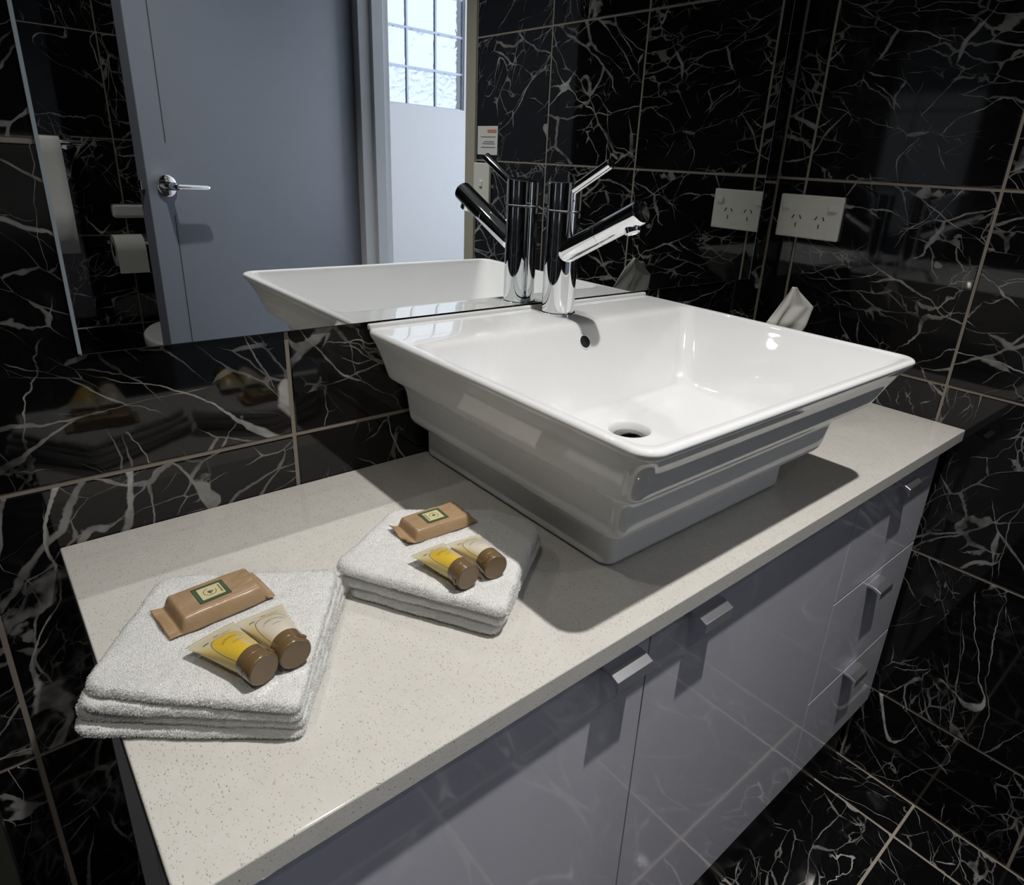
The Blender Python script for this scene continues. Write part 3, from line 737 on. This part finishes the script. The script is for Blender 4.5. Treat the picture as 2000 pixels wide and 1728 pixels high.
# ------------------------------------------------------------------ soaps
def soap_h(u, v_, L_, W_, Ht):
    """height of the wrapper; u along -1..1, v across -1..1"""
    cu = max(0, (abs(u) - (.66 if u < 0 else .74)) / (.12 if u < 0 else .17)); cv = max(0, (abs(v_) - .68) / .32)
    e_u = max(0., 1 - min(1, cu) ** 2.2); e_v = max(0., 1 - min(1, cv) ** 2.6)
    return Ht * (e_u ** .8) * (e_v ** .75) * (1 + .05 * (1 - u * u) * (1 - v_ * v_))
def soap(loc, rz, L_, W_, Ht, seed, label, flip=False, curl=0.0):
    r = tag(empty('wrapped_soap', loc, rz), label, 'soap')
    nu, nv = 96, 44; v = []; f = []
    def hfun(u, v_):
        h = soap_h(u, v_, L_, W_, Ht)
        wr_ = mnoise.noise(Vector((u * 2.2 + seed, v_ * 1.6, seed))) * .0006
        if u < -.79 or u > .90:                                   # crimped fin: fine ridges
            h = .0007 + .00022 * math.sin(v_ * 60) + (.0014 + curl if u < 0 else .0003 + curl * .2) * (max(0, abs(u) - .79) / .21) ** 1.3 * (1 + .8 * math.sin(v_ * 4 + seed))
        elif abs(u) > .58:
            h += (abs(u) - .58) * .6 * .004 * abs(math.sin(v_ * 7 + seed))
        return max(.0006, h + wr_ * (1 if abs(u) < .8 else .6)) + .0006
    for side in (0, 1):
        for i in range(nu + 1):
            for j in range(nv + 1):
                u, w = -1 + 2 * i / nu, -1 + 2 * j / nv
                wsc = W_ * (1 - .05 * max(0, (.8 - abs(abs(u) - .8) * 4)) ) if abs(u) > .6 else W_
                zig = .0007 * (1 if j % 2 else -1) * (1 if abs(u) == 1 else 0) * (1 if u > 0 else -1)
                x_ = u * L_ + zig; y_ = w * wsc * (1 + mnoise.noise(Vector((u * 3, seed, side))) * .02)
                h = hfun(u, w)
                z = h if side == 0 else (.0002 if abs(u) < .8 else max(.0002, h - .0006))
                v.append((x_, y_, z))
        o_ = side * (nu + 1) * (nv + 1)
        for i in range(nu):
            for j in range(nv):
                a = o_ + i * (nv + 1) + j; q = (a, a + nv + 1, a + nv + 2, a + 1)
                f.append(q if side == 0 else q[::-1])
    o2 = (nu + 1) * (nv + 1)
    rim = [i * (nv + 1) for i in range(nu + 1)] + [nu * (nv + 1) + j for j in range(1, nv + 1)] + [i * (nv + 1) + nv for i in range(nu - 1, -1, -1)] + [j for j in range(nv - 1, 0, -1)]
    for k in range(len(rim)):
        a, b_ = rim[k], rim[(k + 1) % len(rim)]; f.append((a, b_, b_ + o2, a + o2))
    me = mesh('wrapper', v, f); bm = bmesh.new(); bm.from_mesh(me); bmesh.ops.recalc_face_normals(bm, faces=bm.faces); bm.to_mesh(me); bm.free()
    o = link('wrapper', me, M['wrapper'], r, True)
    # label, laid on the wrapper
    lx, ly = (.0110, .0102)
    fs = -1 if flip else 1
    def lay(name, shapes, mat, lift, nseg=6):
        vv = []; ff = []
        for quad in shapes:                                # each shape a list of (x, y)
            k0 = len(vv)
            for (x_, y_) in quad:
                X_ = x_ * fs - .001; Y_ = y_ * fs
                vv.append((X_, Y_, hfun(X_ / L_, Y_ / W_) + lift))
            ff.append(tuple(range(k0, k0 + len(quad))))
        return link(name, mesh(name, vv, ff), mat, lb)
    lb = empty('paper_label'); lb.parent = r
    def grid(x0, x1, y0, y1, k=6):
        q = []
        for i in range(k):
            for j in range(k):
                a, b2 = x0 + (x1 - x0) * i / k, x0 + (x1 - x0) * (i + 1) / k; c, d = y0 + (y1 - y0) * j / k, y0 + (y1 - y0) * (j + 1) / k
                q.append([(a, c), (b2, c), (b2, d), (a, d)])
        return q
    lay('green_border', grid(-lx, lx, -ly, ly), M['green'], .00030)
    def frame(x_, y_, w):
        return grid(-x_, x_, y_ - w, y_, 4) + grid(-x_, x_, -y_, -y_ + w, 4) + grid(-x_, -x_ + w, -y_, y_, 4) + grid(x_ - w, x_, -y_, y_, 4)
    lay('border_line', frame(lx - .0012, ly - .0012, .0003), M['green2'], .00040)
    lay('cream_panel', grid(-lx + .0030, lx - .0030, -ly + .0030, ly - .0030), M['label'], .00045)
    rr_ = random.Random(seed); shp = []
    def ell(cx_, cy_, a, b2, k=10): return [(cx_ + a * math.cos(2 * math.pi * i / k), cy_ + b2 * math.sin(2 * math.pi * i / k)) for i in range(k)]
    for k in range(11):
        a = rr_.uniform(0, 6.28); q = rr_.uniform(0, .0019); shp.append(ell(-.0008 + q * math.cos(a), .0004 + q * math.sin(a) * .8, .0009, .0007, 7))
    shp.append(grid(-.0011, -.0005, -.0030, 0, 1)[0])
    for k in range(26):
        a = math.radians(200 + k * 280 / 25 - 100) ; cx_, cy_ = -.0008 + .0042 * math.cos(a), .0046 * math.sin(a) * .9
        shp.append([(cx_ - .00022, cy_ - .00035), (cx_ + .00022, cy_ - .00035), (cx_ + .00022, cy_ + .00035), (cx_ - .00022, cy_ + .00035)])
    for y_ in (-.0046, -.0036, -.0026, -.0016, -.0006, .0004, .0014, .0024, .0034, .0044):
        shp.append([(lx - .0052, y_), (lx - .0040, y_), (lx - .0040, y_ + .0006), (lx - .0052, y_ + .0006)])
    lay('tree_emblem', shp, M['ink'], .00060)
    return r
S1Z = .0345
soap((-1.0497, -.2165, S1Z), math.radians(5), .0365, .0200, .0110, 2.0, 'brown wrapped soap bar on the left-hand towel, its green-framed label facing away')
soap((-.8575, -.2110, .0322), math.radians(-2), .0365, .0180, .0102, 5.3, 'brown wrapped soap bar on the towel beside the basin, one end in shade', flip=True, curl=.0009)

# ------------------------------------------------------------------ tubes
def text_verts(s, size):
    cu = bpy.data.curves.new('txt', 'FONT'); cu.body = s; cu.size = size; cu.align_x = 'CENTER'; cu.resolution_u = 2; cu.space_character = 1.25
    ob = bpy.data.objects.new('txt', cu); COL.objects.link(ob)
    bpy.context.view_layer.update()
    me = bpy.data.meshes.new_from_object(ob.evaluated_get(bpy.context.evaluated_depsgraph_get()))
    vs = [tuple(v_.co) for v_ in me.vertices]; fs = [tuple(p.vertices) for p in me.polygons]
    bpy.data.objects.remove(ob); bpy.data.curves.remove(cu); bpy.data.meshes.remove(me)
    return vs, fs
def tube(cr, cp, z, kind, label, capang=0):
    """cr: crimp centre, cp: cap end centre (x, y); z: towel top"""
    d = Vector((cp[0] - cr[0], cp[1] - cr[1])); Lt = d.length; rz = math.atan2(d.y, d.x) - math.pi / 2
    r = tag(empty('toiletry_tube', (cr[0], cr[1], z), rz), label, 'tube')
    CL = .0150; Lb = Lt - CL; RC = .0107; WC = .0170     # cap length, body length, cap radius, crimp half width
    na, nt_ = 56, 46; v = []; f = []; uvs = []
    def sect(t_):
        s = t_ ** .85; ss = s * s * (3 - 2 * s)
        a = WC + (RC * .93 - WC) * t_ ** .9
        b2 = .0005 + (RC * .93 - .0005) * (1 - (1 - ss) ** 1.35)
        zc = .0070 + (RC - .0070) * t_ ** .9
        return a, b2, zc
    def surf(X_, t_, lift=0):
        a, b2, zc = sect(t_); X_ = max(-.999, min(.999, X_))
        return Vector((-a * X_, t_ * Lb, zc + (b2 * math.sqrt(1 - X_ * X_)) + lift))
    for i in range(nt_ + 1):
        t_ = i / nt_; a, b2, zc = sect(t_)
        if t_ < .07: b2 = .00055; zc = .0070 + .3 * t_ * .02
        for k in range(na):
            an = 2 * math.pi * k / na; v.append((a * math.cos(an), t_ * Lb, zc + b2 * math.sin(an))); uvs.append((-math.cos(an), t_))
    for i in range(nt_):
        for k in range(na): f.append((i * na + k, (i + 1) * na + k, (i + 1) * na + (k + 1) % na, i * na + (k + 1) % na))
    f.append(tuple(range(na))); f.append(tuple(nt_ * na + k for k in range(na - 1, -1, -1)))
    me = mesh('tube_body', v, f); bm = bmesh.new(); bm.from_mesh(me); bmesh.ops.recalc_face_normals(bm, faces=bm.faces); bm.to_mesh(me); bm.free()
    uvl = me.uv_layers.new(name='wrap')
    for l in me.loops: uvl.data[l.index].uv = uvs[l.vertex_index]
    bd = link('tube_body', me, M['shampoo' if kind == 'S' else 'conditioner'], r, True)
    bd['label'] = 'frosted squeeze tube holding yellow shampoo' if kind == 'S' else 'frosted squeeze tube holding cream conditioner'
    cap = lathe('flip_cap', (0, Lb - .0008, RC), (0, 1, 0), [(0, RC * .90), (.0004, RC * .985), (.0070, RC * 1.0), (.0072, RC * .985), (.0078, RC * .985), (.0080, RC * 1.01), (CL - .0014, RC * 1.02), (CL - .0004, RC * .97), (CL, RC * .90), (CL - .0003, RC * .86), (CL - .0004, 0)], M['cap'], r, 56)
    # thumb notch lip
    bm = bmesh.new(); bm.from_mesh(cap.data)
    for v_ in bm.verts:
        q = v_.co - Vector((0, 0, RC)); an = math.atan2(q.z, q.x); da = abs((an - capang + math.pi) % (2 * math.pi) - math.pi)
        if .0079 < (v_.co.y - Lb + .0008) < .0125 and da < .5:
            k = 1 - .10 * math.cos(da / .5 * math.pi / 2); v_.co = Vector((q.x * k, v_.co.y, RC + q.z * k))
    bm.to_mesh(cap.data); bm.free()
    lathe('cap_lip', (math.cos(capang) * RC * 1.0, Lb + .0098, RC + math.sin(capang) * RC * 1.0), (math.sin(capang), .0, -math.cos(capang)), [(-.0032, .0003), (-.0022, .0011), (0, .0014), (.0022, .0011), (.0032, .0003)], M['cap'], r, 12)
    # print
    def bent(s, size, t0, sag, halfw, name):
        vs, fs = text_verts(s, size)
        w = max(abs(p[0]) for p in vs); out = []
        for x_, y_, _ in vs:
            X_ = x_ / w * halfw
            t_ = t0 + sag * X_ * X_ - y_ / Lb
            out.append(surf(X_ + .05, t_, .00018))
        link(name, mesh(name, out, fs), M['bronze_text'], r)
    if kind == 'S': bent('SHAMPOO', .0030, .50, .30, .52, 'printed_name')
    else: bent('CONDITIONER', .0027, .50, .30, .60, 'printed_name')
    q = []; qf = []
    for k, (X0, X1, t0, t1, sg) in enumerate([(-.72, -.48, .225, .262, 0), (-.12, .10, .160, .185, 0), (.18, .62, .195, .207, 0), (-.22, .26, .675, .685, .22)]):
        for i in range(8):
            a0, a1 = X0 + (X1 - X0) * i / 8, X0 + (X1 - X0) * (i + .72) / 8; k0 = len(q)
            g = lambda X_, t_: surf(X_, t_ + sg * X_ * X_, .00018)
            q += [g(a0, t0), g(a1, t0), g(a1, t1), g(a0, t1)]; qf.append((k0, k0 + 1, k0 + 2, k0 + 3))
    tag(link('fine_print', mesh('fine_print', q, qf), M['bronze_text'], r), kind='stuff')
    return r
tube((-1.0640, -.2585), (-1.0478, -.3180), .0350, 'S', 'yellow shampoo tube with bronze cap on the left-hand towel, nearest the camera', 2.5)
tube((-1.0308, -.2560), (-1.0275, -.3165), .0350, 'C', 'cream conditioner tube with bronze cap on the left-hand towel', 2.3)
tube((-.8895, -.2510), (-.8873, -.3105), .0325, 'S', 'yellow shampoo tube with bronze cap on the towel beside the basin', -.2)
tube((-.8560, -.2555), (-.8620, -.3125), .0325, 'C', 'cream conditioner tube with bronze cap on the towel beside the basin', .8)

# ------------------------------------------------------------------ tissue box
tb = tag(empty('tissue_box', (-.185, -.150, 0)), 'tissue box hidden behind the basin by the right wall', 'tissue box')
o = box('box_cover', (-.055, -.055, .0005), (.055, .055, .112), M['box'], tb, .004, 3); autosmooth(o, 40)
def tissue():
    nu, nv = 30, 34; v = []; f = []
    left = [(-.046, .004, .110), (-.057, -.010, .148), (-.030, -.013, .176), (-.003, -.0155, .1990)]
    right = [(.036, -.016, .110), (.050, -.024, .135), (.0590, -.028, .1640), (.004, -.018, .1980)]
    def bez(P, s):
        P = [Vector(p) for p in P]; k = s * (len(P) - 1); i = min(int(k), len(P) - 2); return P[i].lerp(P[i + 1], k - i)
    for i in range(nu + 1):
        s = i / nu
        a, b_ = bez(left, s), bez(right, s ** .9)
        for j in range(nv + 1):
            q = j / nv; p = a.lerp(b_, q)
            w = (1 - s * .75)
            fold = .010 * math.sin(q * 8.5 + s * 2.2 + .4) * w + .004 * math.sin(q * 19 - s * 5) * w
            n_ = Vector((-.2, -.95, .1)); p = p + n_ * (fold * .8 + .008 * math.sin(math.pi * q) * w)
            v.append(p)
    for i in range(nu):
        for j in range(nv):
            a = i * (nv + 1) + j; f.append((a, a + 1, a + nv + 2, a + nv + 1))
    me = mesh('tissue', v, f); return me
ts = tag(link('paper_tissue', tissue(), M['tissue'], None, True, (-.185, -.150, 0)), 'crumpled white paper tissue standing up behind the right rim of the basin', 'tissue')
sl = ts.modifiers.new('thick', 'SOLIDIFY'); sl.thickness = .0004

# ------------------------------------------------------------------ things seen only in the mirror (far wall)
tr = tag(empty('towel_rail', (-.98, YF, .30)), 'chrome towel rail on the far tiled wall, seen in the mirror', 'towel rail')
lathe('rail_bar', (-.30, .065, .035), (1, 0, 0), [(0, .008), (.49, .008)], M['chrome'], tr, 20)
for x_ in (-.27, .160):
    lathe('rail_post', (x_, 0, .035), (0, 1, 0), [(0, .022), (.006, .022), (.008, .011), (.065, .010)], M['chrome'], tr, 20)
# hanging towel
v = []; f = []; pr = [(.082, -.29), (.083, -.16), (.0815, 0), (.078, .040), (.065, .0505), (.052, .040), (.0485, 0), (.048, -.25)]
for x_ in np.linspace(-.19, .137, 14):
    for (y_, z) in pr:
        k = .003 * math.sin(x_ * 60 + z * 8) * (1 if z < 0 else .2); v.append((x_, y_ + k, z))
m_ = len(pr)
for i in range(13):
    for j in range(m_ - 1): a = i * m_ + j; f.append((a, a + 1, a + m_ + 1, a + m_))
ht = tag(link('hanging_towel', mesh('hanging_towel', v, f), M['terry'], None, True, (-.98, YF, .30)), 'white bath towel hanging over the rail, seen in the mirror', 'towel')
ht.modifiers.new('thick', 'SOLIDIFY').thickness = .006
rh = tag(empty('toilet_roll_holder', (-.700, YF, .040)), 'chrome toilet roll holder on the far wall, seen in the mirror', 'roll holder')
lathe('holder_post', (.058, 0, 0), (0, 1, 0), [(0, .018), (.006, .018), (.008, .008), (.062, .008)], M['chrome'], rh, 20)
lathe('holder_bar', (.060, .058, 0), (-1, 0, 0), [(0, .006), (.125, .006)], M['chrome'], rh, 16)
ro = tag(empty('toilet_roll', (-.708, YF + .058, .040)), 'white toilet roll hanging on the holder beside the grey door, seen in the mirror', 'toilet roll')
lathe('roll', (-.042, 0, -.028), (1, 0, 0), [(0, .020), (0, .050), (.084, .050), (.084, .020), (0, .020)], M['paper'], ro, 40)
box('loose_sheet', (-.042, .0485, -.095), (.042, .0500, -.03), M['paper'], ro)
# press button plate
bt = tag(empty('flush_button', (-.680, YF, .132)), 'oval white flush button plate on the far wall, seen in the mirror', 'flush button')
o = box('button_plate', (-.050, 0, -.022), (.050, .012, .022), M['ceramic'], bt, .010, 4); autosmooth(o, 50)
wc = tag(empty('toilet', (-.545, YF + .25, -H)), 'white toilet beside the open door, only its lid edge seen in the mirror', 'toilet')
def oval(z, a, b2, cy_=0, k=40): return [(a * math.cos(2 * math.pi * i / k), cy_ + b2 * math.sin(2 * math.pi * i / k), z) for i in range(k)]
def loft(name, rgs, mat, parent):
    k = len(rgs[0]); v = [p for r_ in rgs for p in r_]
    f = [(i * k + j, i * k + (j + 1) % k, (i + 1) * k + (j + 1) % k, (i + 1) * k + j) for i in range(len(rgs) - 1) for j in range(k)]
    f += [tuple(range(k - 1, -1, -1)), tuple((len(rgs) - 1) * k + j for j in range(k))]
    o = link(name, mesh(name, v, f), mat, parent); autosmooth(o, 50); return o
loft('bowl', [oval(.001, .11, .20, -.03), oval(.10, .10, .19, -.03), oval(.25, .14, .22), oval(.36, .18, .235), oval(.395, .185, .24)], M['ceramic'], wc)
loft('toilet_lid', [oval(.400, .187, .243), oval(.403, .19, .246), oval(.424, .19, .246), oval(.430, .183, .24)], M['ceramic'], wc)

# shower screen channel on the back wall at the very left
wc.scale = (1, 1, 1.13)
ss = tag(empty('shower_screen', (-1.225, -.002, -H)), 'dull metal channel of a shower screen on the back wall at the lower left', 'shower screen')
o = box('wall_channel', (-.0110, -.018, .001), (.0110, 0, 2.0), M['channel'], ss, .0015)

# downlights
for i, (x_, y_) in enumerate(((LAMP[0], LAMP[1]), (-1.0, -1.45), (-1.62, -.80))):
    dl_ = tag(empty('downlight', (x_, y_, TOP)), ['recessed downlight over the vanity', 'recessed downlight near the far wall', 'recessed downlight over the shower'][i], 'downlight')
    lathe('trim_ring', (0, 0, -.0005), (0, 0, -1), [(0, .045), (.004, .043), (.005, .034), (.0005, .030)], M['white_paint'], dl_, 32)

# ------------------------------------------------------------------ lift everything so that the floor is at height 0
for o in sc.objects:
    if o.parent is None and o.type not in ('CAMERA', 'LIGHT'):
        o.location.z += H
